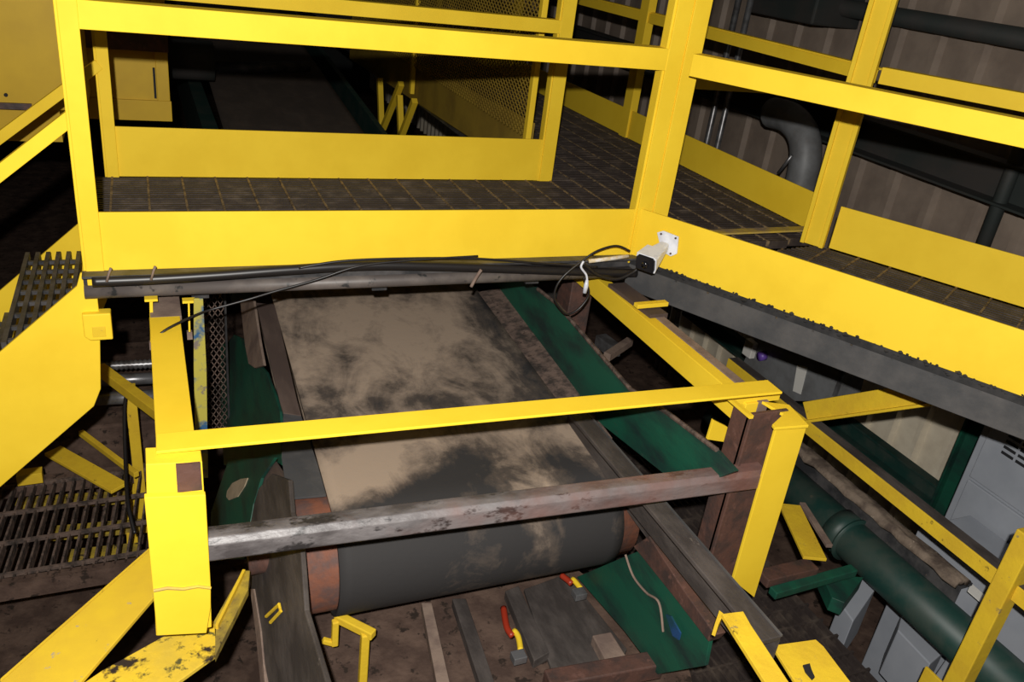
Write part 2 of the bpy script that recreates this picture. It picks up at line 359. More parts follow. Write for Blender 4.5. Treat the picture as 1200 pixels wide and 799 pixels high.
# ================================================================== railings
RZ0, RZ1, TZ = .528, .578, .142
def rail_angle(g, p0, p1, w=.045, h=.05, flip=1): g.ang(V(p0)+V((0, 0, .05)), V(p1)+V((0, 0, .05)), w*flip, -h, .006)
# front rail
fr = thing('front_guard_rail', 'bright yellow guard rail at the front of the crossing walkway, with tall toe board', 'guard rail', (.55, YA, 0))
g = MB(); g.plate([(-.142, YA, -.006), (1.29, YA, -.006), (1.29, YA, TZ), (-.142, YA, TZ)], (0, 1, 0), .007); g.build('toe_board', Myel, fr, bevel=.0015)
g = MB(); g.ang((-.138, YA-.0005, RZ1), (1.334, YA-.0005, RZ1), -.045, -.05, .006); g.build('mid_rail', Myel, fr, bevel=.0015)
g = MB(); g.ang((-.138, YA-.0005, 1.09), (1.334, YA-.0005, 1.09), -.045, -.05, .006); g.build('top_rail', Myel, fr)
g = MB(); g.ang((-.142, YA-.008, -.04), (-.142, YA-.008, 1.12), -.037, .04, .006, YU); g.build('post', Myel, fr, bevel=.0015)
g = MB(); g.ang((1.285, YA-.008, -.02), (1.285, YA-.008, 1.12), -.048, .04, .006, YU); g.build('post', Myel, fr, bevel=.0015)
# angled front rail
af = thing('angled_front_guard_rail', 'nearest bright yellow guard rail slanting to the right edge, black grime under its toe board', 'guard rail', Bf(.5))
def bpl(g, base, t0, t1, z0, z1, th, sgn=1): g.plate([base+BD*t0+ZU*z0, base+BD*t1+ZU*z0, base+BD*t1+ZU*z1, base+BD*t0+ZU*z1], BN*sgn, th)
g = MB(); bpl(g, corner, 0.0, 2.25, -.004, TZ+.004, .007); g.build('toe_board', Myel, af, bevel=.0015)
g = MB(); g.ang(corner+BD*.075-BN*.004+ZU*RZ1, corner+BD*2.25-BN*.004+ZU*RZ1, -.045, -.05, .006); g.build('mid_rail', Myel, af, bevel=.0015)
g = MB(); g.ang(corner+BD*.02-BN*.004+ZU*1.09, corner+BD*2.25-BN*.004+ZU*1.09, -.045, -.05, .006); g.build('top_rail', Myel, af)
g = MB(); q = V((1.336, YA-.010, 0)); g.ang(q-ZU*.02, q+ZU*1.12, -.052, .045, .006, YU); g.build('post', Myel, af, bevel=.0015)
# rear rail of the crossing
rr = thing('rear_guard_rail', 'yellow guard rail along the back of the crossing walkway, dark belt behind it', 'guard rail', (.6, YB, 0))
g = MB(); g.plate([(-.08, YB, 0), (1.335, YB, 0), (1.335, YB, .152), (-.08, YB, .152)], (0, 1, 0), .007); g.build('toe_board', Myel, rr, bevel=.0015)
g = MB(); g.ang((-.11, YB-.0005, .556), (1.36, YB-.0005, .556), -.04, -.038, .006); g.build('mid_rail', Myel, rr, bevel=.0015)
g = MB(); g.ang((-.112, YB-.008, -.01), (-.112, YB-.008, 1.1), -.033, .035, .006, YU); g.build('post', Myel, rr, bevel=.0015)
g = MB(); g.ang((1.335, YB-.008, -.01), (1.335, YB-.008, 1.1), -.05, .04, .006, YU); g.build('post', Myel, rr, bevel=.0015)
# outer rail (X = XR), running back
orl = thing('outer_guard_rail', 'yellow guard rail on the outer side of the rear walkway, running away into the dark', 'guard rail', (XR, 3.5, 0))
g = MB(); g.plate([(XR, 2.08, 0), (XR, 8.4, 0), (XR, 8.4, .128), (XR, 2.08, .128)], (1, 0, 0), .007); g.build('toe_board', Myel, orl, bevel=.0015)
g = MB(); g.ang((XR-.002, 2.06, .562), (XR-.002, 8.4, .562), .04, -.04, .006); g.build('mid_rail', Myel, orl)
for Yp in (3.46, 4.95, 6.5):
    g = MB(); g.ang((XR-.01, Yp, -.01), (XR-.01, Yp, 1.1), .07, .04, .006, XU, 1, 1); g.build('post', Myel, orl, bevel=.0015)
# angled rear rail
ar = thing('angled_rear_guard_rail', 'yellow guard rail on the wall side of the slanting walkway at the right', 'guard rail', Bb(.5))
g = MB(); bpl(g, backc, .02, 2.25, -.01, .135, .007); g.build('toe_board', Myel, ar, bevel=.0015)
g = MB(); g.ang(backc+BD*.02-BN*.004+ZU*.572, backc+BD*2.25-BN*.004+ZU*.572, -.04, -.043, .006); g.build('mid_rail', Myel, ar, bevel=.0015)
q = backc-BD*.03-BN*.012
g = MB(); g.chan(q-ZU*.01, q+ZU*1.12, .022, .078, .014, BD, -1); g.build('post', Myel, ar, bevel=.0015)
# small far bar seen between the rails
e0, e1 = p0, p1
q0 = ay(812, 99, 3.0)
g = MB(); g.ang(V((XR+.012, 3.02, q0.z+.02)), V((2.75, 3.02, q0.z+.02)), -.035, -.04, .006); g.build('return_rail', Myel, orl)

# ================================================================== stair on the left
st = thing('stair', 'yellow stair with black grating treads going down to the left edge', 'stair', (-.5, 2.35, -1))
S0 = ay(97, 328, YA); 
sl = (ay(90, 335, YA)-ay(0, 412, YA)); sl = sl/abs(sl.x)       # slope per metre
def strg(Y, dz=0, th=.007):
    P = [ay(104, 322, YA), ay(90, 335, YA), ay(0, 412, YA)]
    P = [V((-.125, 0, -.035)), V((-.125, 0, -.29)), V((-.142, 0, -.34))]
    far = -.95
    top0 = V((-.165, 0, -.032)); top1 = V((far, 0, -.032+(far+.165)*.907)); bot1 = V((far, 0, -.351+(far+.158)*.915))
    pts = [V((-.125, 0, .0)), V((-.155, 0, .0)), top0, top1, bot1, V((-.158, 0, -.351)), V((-.139, 0, -.304)), V((-.125, 0, -.12))]
    return [V((p.x, Y, p.z+dz)) for p in pts]
g = MB(); g.plate(strg(YA-.004), (0, 1, 0), .01); g.build('stringer', Myel, st, bevel=.002)
g = MB(); g.plate(strg(2.60, -.045), (0, 1, 0), .01); g.build('stringer', Myel, st, bevel=.002)
g = MB(); g.prof((-.130, YA+.012, -.130), (-.130, YA-.020, -.130), [(-.030, -.034), (.018, -.034), (.030, -.024), (.030, .034), (-.030, .034)], ZU); lug = g.build('corner_lug', Myel, st, bevel=.003)
g = MB(); g.box((-.142, YA-.0215, -.155), (-.114, YA-.019, -.128)); g.build('lug_recess', Mold, lug, bevel=.001)
for i in range(4):
    zt = -.185-.185*i; x1 = -.192-.205*i; x0 = x1-.142
    g = MB()
    for k in range(6): g.bar((x0+.006+k*.026, YA+.012, zt), (x0+.006+k*.026, 2.55, zt), .011, .03)
    for k in range(8): g.bar((x0, YA+.04+k*.07, zt+.004), (x1, YA+.04+k*.07, zt+.004), .010, .010)
    g.build('tread', Mdark, st)
def stair_rail(Y, pts, nm, lab, w):
    t_ = thing(nm, lab, 'handrail', (-.5, Y, 0))
    a, b = pts; g = MB(); d = (a-b)/abs(a.x-b.x); far = b+d*(b.x+1.0) if False else b+(b-a).normalized()*.8
    g.bar(a, far, .02, w); g.build('rail', Myel, t_, bevel=.0015)
    g = MB(); q = b+(b-a).normalized()*.55; g.ang(q-ZU*.75, q+ZU*.02, .035, .035, .006, YU); g.build('post', Myel, t_)
    return t_
stair_rail(YA+.02, (ay(96, 127, YA+.02), ay(0, 202, YA+.02)), 'stair_handrail', 'lower of the two yellow sloping stair rails at the left, fixed to the front post', .03)
stair_rail(YB-.002, (ay(116, 75, YB), ay(0, 161, YB)), 'stair_handrail', 'upper of the two yellow sloping stair rails, fixed to the rear post', .03)

# ================================================================== conveyor
BZ0, BSL = -.40, .085
def beltz(Y): return BZ0+BSL*(Y-1.93)
def beltpt(x, y): return onp(x, y, (0, 1.93, BZ0), (0, -BSL, 1))
BELT_STAINS = [  # px, py, radius x, radius y, amount (dark is negative), rotation
    (400, 400, .32, .50, .30, 0), (480, 385, .28, .38, .22, 0), (420, 570, .22, .16, .55, .2), (455, 525, .30, .12, .35, .3), (640, 505, .18, .14, .22, 0),
    (575, 362, .11, .22, -.42, -.25), (610, 430, .08, .30, -.30, -.1), (530, 365, .2, .3, .15, 0), (630, 470, .14, .20, -.15, 0),
    (402, 425, .06, .13, -.40, -.35), (385, 462, .10, .07, -.25, 0), (560, 470, .22, .06, -.15, 0), (430, 478, .2, .05, -.2, 0),
    (530, 558, .26, .08, -.50, .5), (640, 572, .16, .07, .45, .2), (660, 520, .2, .1, .2, 0), (620, 550, .22, .12, -.30, .2), (450, 600, .22, .10, -.7, .3), (680, 560, .10, .2, -.3, 0), (640, 590, .1, .05, .3, 0)]
PY, PR = 1.57, .15
PC = V((0, PY, beltz(PY)-PR))
bl0, bl1 = beltpt(322, 360), beltpt(388, 598); br0, br1 = beltpt(566, 350), beltpt(714, 548)
def ledge(Y): return bl1.x+(bl0.x-bl1.x)*(Y-bl1.y)/(bl0.y-bl1.y)
def redge(Y): return br1.x+(br0.x-br1.x)*(Y-br1.y)/(br0.y-br1.y)
cv = thing('belt_conveyor', 'belt conveyor under the walkway, black belt covered in tan dust, green sides', 'conveyor', (.8, 3, -1.2))
# belt path: from far end to pulley, wrap, return
path = []
for i in range(60):
    Y = 9.5-(9.5-PY)*i/59; path.append((Y, beltz(Y), 0))
for i in range(1, 25):
    t = math.pi*i/24; path.append((PY-PR*math.sin(t), PC.z+PR*math.cos(t), 0))
for i in range(1, 5): path.append((PY+i*.6, PC.z-PR+BSL*i*.6, 0))
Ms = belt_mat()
g = MB(); vs = []; fs = []; nx = 24
xl_p, xr_p = ledge(PY), redge(PY)
for (Y, z, _) in path:
    Yc = min(Y, 3.2); l, r = ledge(max(Yc, PY)), redge(max(Yc, PY))
    for k in range(nx+1):
        t = k/nx; vs.append(V((l+(r-l)*t, Y, z + .0)))
n_ = len(path)
for i in range(n_-1):
    for k in range(nx): a_ = i*(nx+1)+k; fs.append((a_, a_+1, a_+nx+2, a_+nx+1))
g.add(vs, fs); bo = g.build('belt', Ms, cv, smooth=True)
sd = bo.modifiers.new('thick', 'SOLIDIFY'); sd.thickness = .012; sd.offset = 0
# pulley
g = MB(); pl, pr_ = ax(340, 598, 0) if 0 else beltpt(344, 598).x, beltpt(752, 560).x
seg = 40; R_ = PR-.010
for (x0, x1) in ((pl, pr_),):
    g.tube([(x0, PY, PC.z), (x0+.012, PY, PC.z), (x1-.012, PY, PC.z), (x1, PY, PC.z)], [R_-.02, R_, R_, R_-.02], 40)
po = g.build('head_pulley', Morange, cv, smooth=True)
g = MB().tube([(pl-.10, PY, PC.z), (pr_+.10, PY, PC.z)], .028, 16); g.build('pulley_shaft', Mrust, cv, smooth=True)
# rust coloured shields riding at the pulley ends
LXp = .268
LK = .30
def polyS(g, X, pix, th): g.plate([onp(x, y, (X, 0, -.45), (1, 0, -LK)) for x, y in pix], (1, 0, -LK), th)
def polyX(g, X, pix, th, sgn=1): g.plate([ax(x, y, X) for x, y in pix], (sgn, 0, 0), th)
# left side: brown liner, green outer plate, dust shield
g = MB(); g.plate([beltpt(300, 358)+ZU*.01, beltpt(322, 358)+ZU*.004, beltpt(348, 470)+ZU*.004, beltpt(353, 488)+ZU*.004, beltpt(332, 488)+ZU*.012, beltpt(328, 475)+ZU*.012], (0, 0, -1), .006)
g.build('side_liner', Mliner, cv)
g = MB(); g.plate([beltpt(332, 489)+ZU*.012, beltpt(353, 489)+ZU*.004, beltpt(372, 545)+ZU*.004, beltpt(382, 581)+ZU*.004, beltpt(337, 586)+ZU*.006, beltpt(330, 540)+ZU*.010], (0, 0, -1), .006); g.build('side_liner', Mchan, cv)
Xg = beltpt(312, 420).x-.006
g = MB(); polyS(g, Xg, [(258, 405), (268, 400), (274, 392), (283, 396), (292, 402), (298, 425), (305, 428), (312, 436), (317, 450), (322, 462), (328, 482), (329, 500), (330, 545), (322, 540), (300, 545), (262, 545), (259, 480)], .008); g.build('side_plate', Mgreen, cv, bevel=.001)
g = MB(); polyS(g, Xg-.012, [(281, 350), (297, 352), (304, 400), (309, 428), (298, 431), (291, 426), (287, 405)], .008); o = g.build('dust_shield', Mdust, cv, bevel=.001)
# near left: green skirt, frame
g = MB(); polyS(g, pl-.024, [(268, 538), (322, 536), (306, 560), (297, 590), (288, 640), (286, 655), (246, 655), (247, 600)], .008); skp = g.build('skirt_plate', Mgreen, cv, bevel=.001)
g = MB(); polyS(g, pl-.028, [(266, 575), (272, 566), (282, 561), (290, 560), (286, 570), (278, 582), (268, 586), (265, 582)], .003); g.build('bare_patch', Mblob, skp)
g = MB(); polyS(g, pl-.012, [(306, 555), (318, 538), (333, 560), (337, 640), (286, 660), (292, 600)], .01); g.build('inner_skirt', Mliner, cv)
g = MB(); polyS(g, pl-.014, [(323, 565), (331, 572), (336, 640), (330, 650), (326, 610)], .006); g.build('pale_flange', Mdust, cv)
# left main frame, heavy dark channel going down to the bottom edge
g = MB(); polyS(g, pl-.022, [(286, 640), (300, 575), (318, 555), (338, 562), (341, 600), (352, 640), (357, 715), (388, 820), (318, 820), (300, 730)], .012); sfr = g.build('side_frame', Mwood, cv, bevel=.003)
g = MB(); polyS(g, pl-.026, [(293, 690), (297, 690), (305, 740), (312, 820), (307, 820), (300, 745)], .012); g.build('frame_lip', Mdust, sfr)
# loop bracket on the frame
g = MB(); pts = [onp(x, y, (pl-.030, 0, -.45), (1, 0, -LK)) for x, y in ((312, 722), (327, 708), (329, 716), (317, 729))]
g.tube([pts[0], pts[1], pts[2], pts[3]], .004, 6); g.build('wire_bracket', Mold, cv)
# right side: debris strip, green wall, frame
Xd = (beltpt(584, 344).x+beltpt(672, 463).x)/2
g = MB(); g.plate([beltpt(560, 344)+ZU*.006, beltpt(586, 344)+ZU*.025, beltpt(676, 468)+ZU*.025, beltpt(716, 520)+ZU*.02, beltpt(700, 520)+ZU*.006, beltpt(652, 470)+ZU*.006], (0, 0, -1), .006); g.build('debris_strip', Mdebris, cv)
g = MB(); polyX(g, Xd, [(540, 290), (584, 344), (674, 467), (706, 498), (784, 560), (826, 566), (862, 552), (840, 528), (784, 486), (738, 456), (700, 412), (652, 356), (630, 339), (580, 290)], .010); g.build('side_plate', Mgreen, cv, bevel=.001)
g = MB(); g.tube([ax(x, y, Xd-.001)+ZU*.002 for x, y in ((630, 339), (652, 356), (700, 412), (738, 456), (784, 486), (840, 528))], .006, 6); g.build('plate_edge', Mdebris, cv)
fx = beltpt(735, 555).x
g = MB(); g.chan((fx-.02, 1.95, beltz(1.7)-.035), (fx-.02, 1.30, beltz(1.3)-.035), .05, .06, .008, ZU, -1); g.build('side_frame', Mwood, cv, bevel=.002)
# lower right inner wall, rust rail
Xw = 1.08
g = MB(); polyX(g, Xw, [(676, 676), (725, 655), (762, 640), (800, 690), (832, 748), (826, 780), (770, 790), (732, 740)], .01); g.build('inner_wall', Mgreen, cv, bevel=.001)
g = MB(); polyX(g, Xw-.005, [(742, 640), (760, 628), (800, 690), (838, 744), (830, 752), (790, 700)], .03); g.build('wear_rail', Mrust, cv, bevel=.002)
g = MB(); g.tube(smooth_pts([ax(x, y, Xw-.012) for x, y in ((733, 650), (742, 675), (757, 694), (772, 706), (777, 740))]), .003, 6); g.build('inner_seam', Mdust, cv)
g = MB(); polyX(g, Xw-.012, [(780, 720), (786, 722), (797, 742), (795, 750), (788, 745)], .004); g.build('blue_mark', Mblue, cv)
# return side below the pulley: bed plate and slats
ZB = -.92
g = MB(); g.plate([az(350, 720, ZB), az(640, 640, ZB), az(800, 760, ZB), az(830, 860, ZB), az(360, 860, ZB)], (0, 0, -1), .01); g.build('bed_plate', Mdirt, cv)
for (a, b, c, d, m_) in (((494, 706), (506, 706), (530, 812), (514, 812), Mdust), ((530, 701), (546, 701), (584, 812), (566, 812), Mwood), ((592, 692), (608, 686), (644, 764), (626, 774), Mwood)):
    g = MB(); g.plate([az(*q, ZB+.05) for q in (a, b, c, d)], (0, 0, -1), .03); g.build('bed_slat', m_, cv, bevel=.002)
g = MB(); g.plate([az(*q, ZB+.03) for q in ((614, 690), (664, 672), (735, 760), (720, 790), (650, 795))], (0, 0, -1), .012); g.build('cover_plate', Mwood, cv, bevel=.002)
g = MB(); g.plate([az(*q, ZB+.06) for q in ((694, 744), (716, 740), (738, 775), (716, 785))], (0, 0, -1), .05); g.build('stop_block', Mdust, cv, bevel=.003)
q0, q1 = az(640, 802, ZB+.12), az(772, 778, ZB+.12); g = MB(); g.bar(q0, q1, .05, .05); g.build('bed_cross_bar', Mrust, cv, bevel=.004)
# far part beyond the crossing: frame, idler, sides
Xl, Xr = ledge(3.0), redge(3.0)
g = MB(); g.box((Xl-.10, 2.9, beltz(2.9)-.2), (Xl-.03, 9.4, beltz(3.2)+.12)); g.build('far_side_frame', Mgreen2, cv)
g = MB(); g.bar((Xr+.10, 2.9, beltz(2.9)-.1), (Xr+.10, 9.4, beltz(9.4)-.1), .03, .22); g.build('far_side_frame', Mgreen2, cv)
q0, q1 = beltpt(247, 90), beltpt(362, 88)
g = MB(); g.tube([q0+ZU*.05, q1+ZU*.05], .03, 12); g.build('far_idler', Mdark, cv, smooth=True)
# red and yellow straps hanging in the bed
for i, (pp, lab) in enumerate(((((590, 712), (594, 735), (602, 748), (605, 765)), 'red and yellow lashing strap lying over the bed slats below the pulley'), (((658, 674), (668, 682), (676, 692)), 'small red and yellow strap end just under the right end of the pulley'))):
    t_ = thing('lashing_strap', lab, 'strap', az(*pp[0], ZB+.08))
    P = smooth_pts([az(x, y, ZB+.085) for x, y in pp], 5); k = len(P)//2
    g = MB(); g.tube(P[:k+2], [.009]*(k+2), 8); g.build('red_webbing', Mred, t_, smooth=True)
    g = MB(); g.tube([q+XU*.012+ZU*.004 for q in P[k-1:]], .008, 8); g.build('yellow_webbing', Myel, t_, smooth=True)
    g = MB(); q = P[-1]; g.box((q.x-.018, q.y-.03, q.z-.01), (q.x+.018, q.y, q.z+.012)); g.build('buckle', Mchrome, t_, bevel=.002)

# ================================================================== Y beams, near guard frame
BT = -.09
def beam(name, x0, x1, y0, y1, h, m_, lab, cat='beam'):
    t_ = thing(name, lab, cat, ((x0+x1)/2, y0, BT-h))
    g = MB(); g.chan(((x0), y1, BT-h/2), ((x0), y0, BT-h/2), x1-x0, h, .008, ZU, -1); g.build('web', m_, t_, bevel=.0015)
    return t_
bL = thing('support_beam', 'yellow steel beam on the left of the conveyor, brown dust at its far end', 'beam', (.02, 1.28, -.2))
g = MB().box((-.018, 1.30, BT-.012), (.048, 1.90, BT)); g.build('top_flange', Myel, bL, bevel=.0015)
g = MB().box((-.016, 1.90, BT-.012), (.052, 3.0, BT)); g.build('dusty_flange_end', Mdust, bL, bevel=.0015)
g = MB().box((.006, 1.30, BT-.13), (.016, 3.0, BT-.012)); g.build('web', Myel, bL)
g = MB().box((-.018, 1.30, BT-.142), (.048, 3.0, BT-.13)); g.build('bottom_flange', Myel, bL)
bR = thing('support_beam', 'wide yellow steel beam on the right of the conveyor, running under the walkway corner', 'beam', (1.25, 1.3, -.2))
XB = 1.222
def bz(x, y): return ax(x, y, XB).z
zb_ = (bz(800, 450)+bz(700, 345))/2
g = MB().box((XB, 1.27, zb_), (XB+.036, 2.6, BT)); g.build('box_section', Myel, bR, bevel=.0015)
g = MB().box((XB+.036, 1.27, BT-.06), (XB+.066, 1.82, BT+.001)); g.build('dusty_ledge_strip', Mdust, bR, bevel=.002)
g = MB(); g.plate([ay(x, y, 1.34) for x, y in ((836, 492), (852, 500), (866, 512), (862, 520), (829, 515))], (0, 1, 0), .008); g.build('gusset', Myel, bR, bevel=.001)
# small bits between beam and walkway corner
g = MB(); q0, q1 = az(745, 358, BT+.02), az(781, 355, BT+.02); g.bar(q0, q1, .02, .012)
tag(g.build('flat_clip', Myel, bevel=.001), 'small yellow flat clip lying across the dark corner above the right beam', 'clip')

# hanging T hooks, patch post left of conveyor
for (x, y0, y1, w) in ((177, 350, 400, 9), (221, 352, 388, 5)):
    Y = 1.93
    a, b = ay(x, y0, Y), ay(x+1, y1, Y)
    t_ = thing('hanger_rod', 'yellow T shaped hanger %s' % ('left of the dusty beam end' if x == 177 else 'thin one, right of the dusty beam end'), 'hanger', a, 'T shaped hangers under the walkway')
    g = MB(); g.bar(a+XU*-.014, a+XU*.014, .02, .006); g.build('head', Myel, t_)
    g = MB(); g.bar(b, a, .007 if w > 6 else .004, .007, YU); g.build('rod', Myel, t_)
    g = MB(); g.box((b.x-.006, b.y-.006, b.z-.02), (b.x+.006, b.y+.006, b.z)); g.build('nut', Mdust, t_)
Xp = .085
g = MB(); g.plate([ay(x, y, 1.90) for x, y in ((227, 350), (238, 350), (242, 430), (244, 560), (230, 560), (227, 430))], (0, 1, 0), .006)
pt_ = thing('paint_marked_strap', 'narrow steel strap with worn yellow and blue paint beside the mesh', 'strap', ax(235, 500, Xp))
g.build('plate', Mpatch, pt_, bevel=.001)
# expanded metal screen left of conveyor
Xs = Xg-.10
YS = 2.45
sa = ay(238, 352, YS); sb_ = ay(280, 502, YS); xs0, xs1, zs0, zs1 = sa.x-.01, ay(268, 480, YS).x, sb_.z-.02, sa.z+.05
ms = thing('conveyor_side_screen', 'dark expanded metal screen between the left beam and the green plate', 'screen', (xs0, YS, zs0))
g = MB(); diamond(g, V((xs0, YS, zs0)), XU, ZU, xs1-xs0, zs1-zs0, .017, .028, .0026, .002); g.build('mesh', Mdebris, ms)
for (p, q) in (((xs0, YS, zs0), (xs1, YS, zs0)), ((xs0, YS, zs1), (xs1, YS, zs1)), ((xs0, YS, zs0), (xs0, YS, zs1)), ((xs1, YS, zs0), (xs1, YS, zs1))):
    MB().bar(p, q, .006, .006, YU).build('frame_bar', Mblack, ms)

# near yellow bar
YN = 1.30
nb_ = thing('near_guard_frame', 'near guard frame, bright yellow bar across the belt on end posts', 'guard frame', (.6, YN, -.5))
a = az(183, 509, -.045); b = az(897, 446, -.045)
d_ = (b-a).normalized(); s_ = ZU.cross(d_)
c1 = az(897, 471, -.045)
g = MB(); g.ang(a, b, .062, -.03, .006, ZU, 1, 1)
barL, barR = a, b
g.build('cross_bar', Myel, nb_, bevel=.0015)
# left post box: vertical plates at the beam end
Yl = 1.235
pl0 = [ay(x, y, Yl) for x, y in ((171, 546), (206, 542), (207, 577), (238, 575), (239, 582), (172, 583))]
g = MB(); g.plate([ay(x, y, Yl+.006) for x, y in ((171, 544), (237, 541), (240, 590), (172, 590))], (0, 1, 0), .05); phd = g.build('post_head', Myel, nb_, bevel=.0015)
g = MB(); g.plate([ay(x, y, Yl+.001) for x, y in ((206, 545), (235, 543), (237, 574), (208, 577))], (0, 1, 0), .006); g.build('tube_end', Mrust, phd)
g = MB(); g.plate([ay(x, y, Yl-.012) for x, y in ((169, 583), (241, 580), (247, 688), (247, 712), (242, 742), (184, 745), (179, 690))], (0, 1, 0), .012); ppl = g.build('post_plate', Myel, nb_, bevel=.0015)
g = MB(); g.plate([ay(x, y, Yl+.0) for x, y in ((180, 690), (247, 688), (248, 735), (183, 745))], (0, 1, 0), .03); g.build('post_foot', Myel, nb_, bevel=.0015)
g = MB(); g.tube([ay(x, y, Yl-.014) for x, y in ((180, 692), (196, 689), (215, 690), (232, 687), (247, 689))], .003, 6); g.build('weld_bead', Mdusty, ppl)
# black rusty bar
q0 = az(243, 637, -.245); q1 = az(890, 556, -.245)
rb = thing('crusted_bar', 'thick worn dark bar, rusty red to the right, across the front of the pulley', 'bar', ((q0+q1)/2))
g = MB(); hw = .026; pts = [(-hw, -hw*.7), (-hw*.7, -hw), (hw*.7, -hw), (hw, -hw*.7), (hw, hw*.6), (hw*.6, hw), (-hw*.6, hw), (-hw, hw*.6)]
g.prof(q0, q1, pts); g.build('bar', Mrustbar, rb, bevel=.002)
# right posts: rusty post, yellow plate
rp = thing('rusty_post', 'rusty brown post holding the right end of the dark bar', 'post', ay(850, 690, 1.30))
a0 = az(900, 484, -.085)
Yp = a0.y; xx0 = ay(878, 492, Yp).x; xx1 = ay(921, 495, Yp).x
g = MB(); g.box((xx0, Yp-.005, -.75), (xx0+.008, Yp+.06, -.085)); g.box((xx0, Yp+.002, -.75), (xx1, Yp+.012, -.085)); g.build('channel', Mrust, rp, bevel=.002)
g = MB(); g.box((xx0-.012, Yp-.012, -.086), (xx0-.002, Yp+.08, -.078)); g.box((xx0, Yp+.06, -.095), (xx1+.02, Yp+.075, -.08)); g.build('top_edge', Myel, rp)
yp = thing('yellow_post_plate', 'bright yellow flat post plate standing in front of the rusty post', 'post', ay(880, 690, Yp-.06))
Yq = Yp-.045
g = MB(); g.plate([ay(x, y, Yq) for x, y in ((910, 501), (946, 498), (884, 700), (859, 680))], (0, 1, 0), .008); g.build('plate', Myel, yp, bevel=.001)
g = MB(); q0 = ay(924, 470, Yq); g.plate([az(x, y, -.088) for x, y in ((893, 470), (925, 474), (948, 498), (908, 501), (905, 497), (918, 485))], (0, 0, -1), .007); g.build('bent_lip', Myel, yp, bevel=.001)

# ------------------------------------------------------------------ right-hand dark channel & near yellow strip
zc = -.33
q0, q1 = az(779, 599, zc), az(905, 745, zc)
ch = thing('grimy_channel', 'long black grimy channel right of the pulley, running towards the lower right', 'channel', (q0+q1)/2)
xc = (az(779, 599, zc).x+az(851, 689, zc).x)/2
ye = az(905, 748, zc).y
g = MB(); g.box((xc-.026, ye, zc-.012), (xc+.024, 1.75, zc)); g.build('top_flange', Mwood, ch, bevel=.002)
g = MB(); g.box((xc+.018, ye, zc-.11), (xc+.024, 1.75, zc-.012)); g.build('web', Mwood, ch)
g = MB(); g.box((xc+.022, ye, zc-.002), (xc+.026, 1.75, zc+.003)); g.build('bright_edge', Mchan, ch)
ns = thing('yellow_edge_strip', 'yellow edge strip at the bottom, left of the square yellow plate', 'strip', az(880, 760, zc+.02))
g = MB(); g.plate([az(x, y, zc+.01) for x, y in ((846, 719), (871, 716), (880, 732), (933, 812), (905, 812))], (0, 0, -1), .01); g.build('strip', Mold, ns, bevel=.001)
g = MB(); g.plate([az(x, y, zc+.0) for x, y in ((843, 715), (848, 719), (842, 732), (838, 730))], (0, 0, -1), .03); g.build('end_tab', Mold, ns)
yplt = thing('square_cover_plate', 'yellow cover plate with a torn hole, lowest at the bottom right', 'plate', az(950, 780, -.5))
g = MB(); g.plate([az(x, y, -.42) for x, y in ((905, 756), (956, 749), (965, 757), (1002, 806), (940, 812))], (0, 0, -1), .008); yq = g.build('plate', Mold, yplt, bevel=.001)
g = MB(); g.plate([az(x, y, -.416) for x, y in ((941, 779), (949, 777), (951, 784), (955, 793), (952, 796), (944, 787))], (0, 0, -1), .003); g.build('torn_hole', Mslot, yq)

# ================================================================== lower left braces
def face_bar(name, lab, P, m_, z0=None, cat='brace', th=.01, part='web'):
    pts = [az(x, y, z0) for x, y in P]; c = pts[0]
    t_ = thing(name, lab, cat, c); g = MB(); g.plate(pts, (0, 0, -1), th); g.build(part, m_, t_, bevel=.0015); return t_, pts
t_, P = face_bar('diagonal_brace', 'broad yellow brace running from the left post plate down to the bottom left corner', [(178, 642), (180, 700), (91, 803), (68, 830), (-40, 830), (0, 799)], Mbr, -.50)
g = MB(); g.plate([P[0], P[5], P[5]-ZU*.05, P[0]-ZU*.05], (0, 1, 0), .008); g.build('flange', Mold, t_)
t_, P = face_bar('lower_brace', 'chipped yellow brace with a bent joint at the foot of the left post', [(246, 722), (254, 735), (252, 768), (240, 776), (190, 812), (80, 812), (120, 785), (205, 738)], Mchip, -.52)
a = az(250, 735, -.52); b = ax(290, 668, a.x+.06)
g = MB(); g.plate([az(250, 728, -.52), az(284, 668, -.52), az(293, 668, -.52), az(291, 690, -.52), az(262, 748, -.52), az(252, 768, -.52)], (0, 0, -1), .02); g.build('bent_arm', Molv, t_, bevel=.002)
g = MB(); g.bar(az(254, 735, -.515), az(286, 670, -.515), .006, .014); g.build('arm_lip', Mold, t_)

# ---- lower-left platform and things beneath the stair
ZP = -1.06
gl = thing('lower_grating', 'dark rusty floor grating far below at the left', 'grating', (-.3, 2.2, ZP-.05))
pa = [az(-60, 575, ZP), az(172, 556, ZP), az(172, 655, ZP), az(100, 678, ZP), az(-60, 700, ZP)]
pa = [az(-60, 692, ZP), az(172, 655, ZP), az(172, 545, ZP), az(-60, 572, ZP)]
g = MB(); poly = [(p.x, p.y) for p in pa]; grating(g, poly, (.10, 1), .030, .006, .03, ZP); g.build('bearing_bars', Mdebris, gl)
g = MB(); grating(g, poly, (1, .02), .15, .008, .014, ZP+.003); g.build('cross_rods', Mdebris, gl)
for (p, q) in ((0, 1), (3, 2)): MB().bar(pa[p]-ZU*.03, pa[q]-ZU*.03, .03, .06).build('frame_bar', Mdirt, gl)
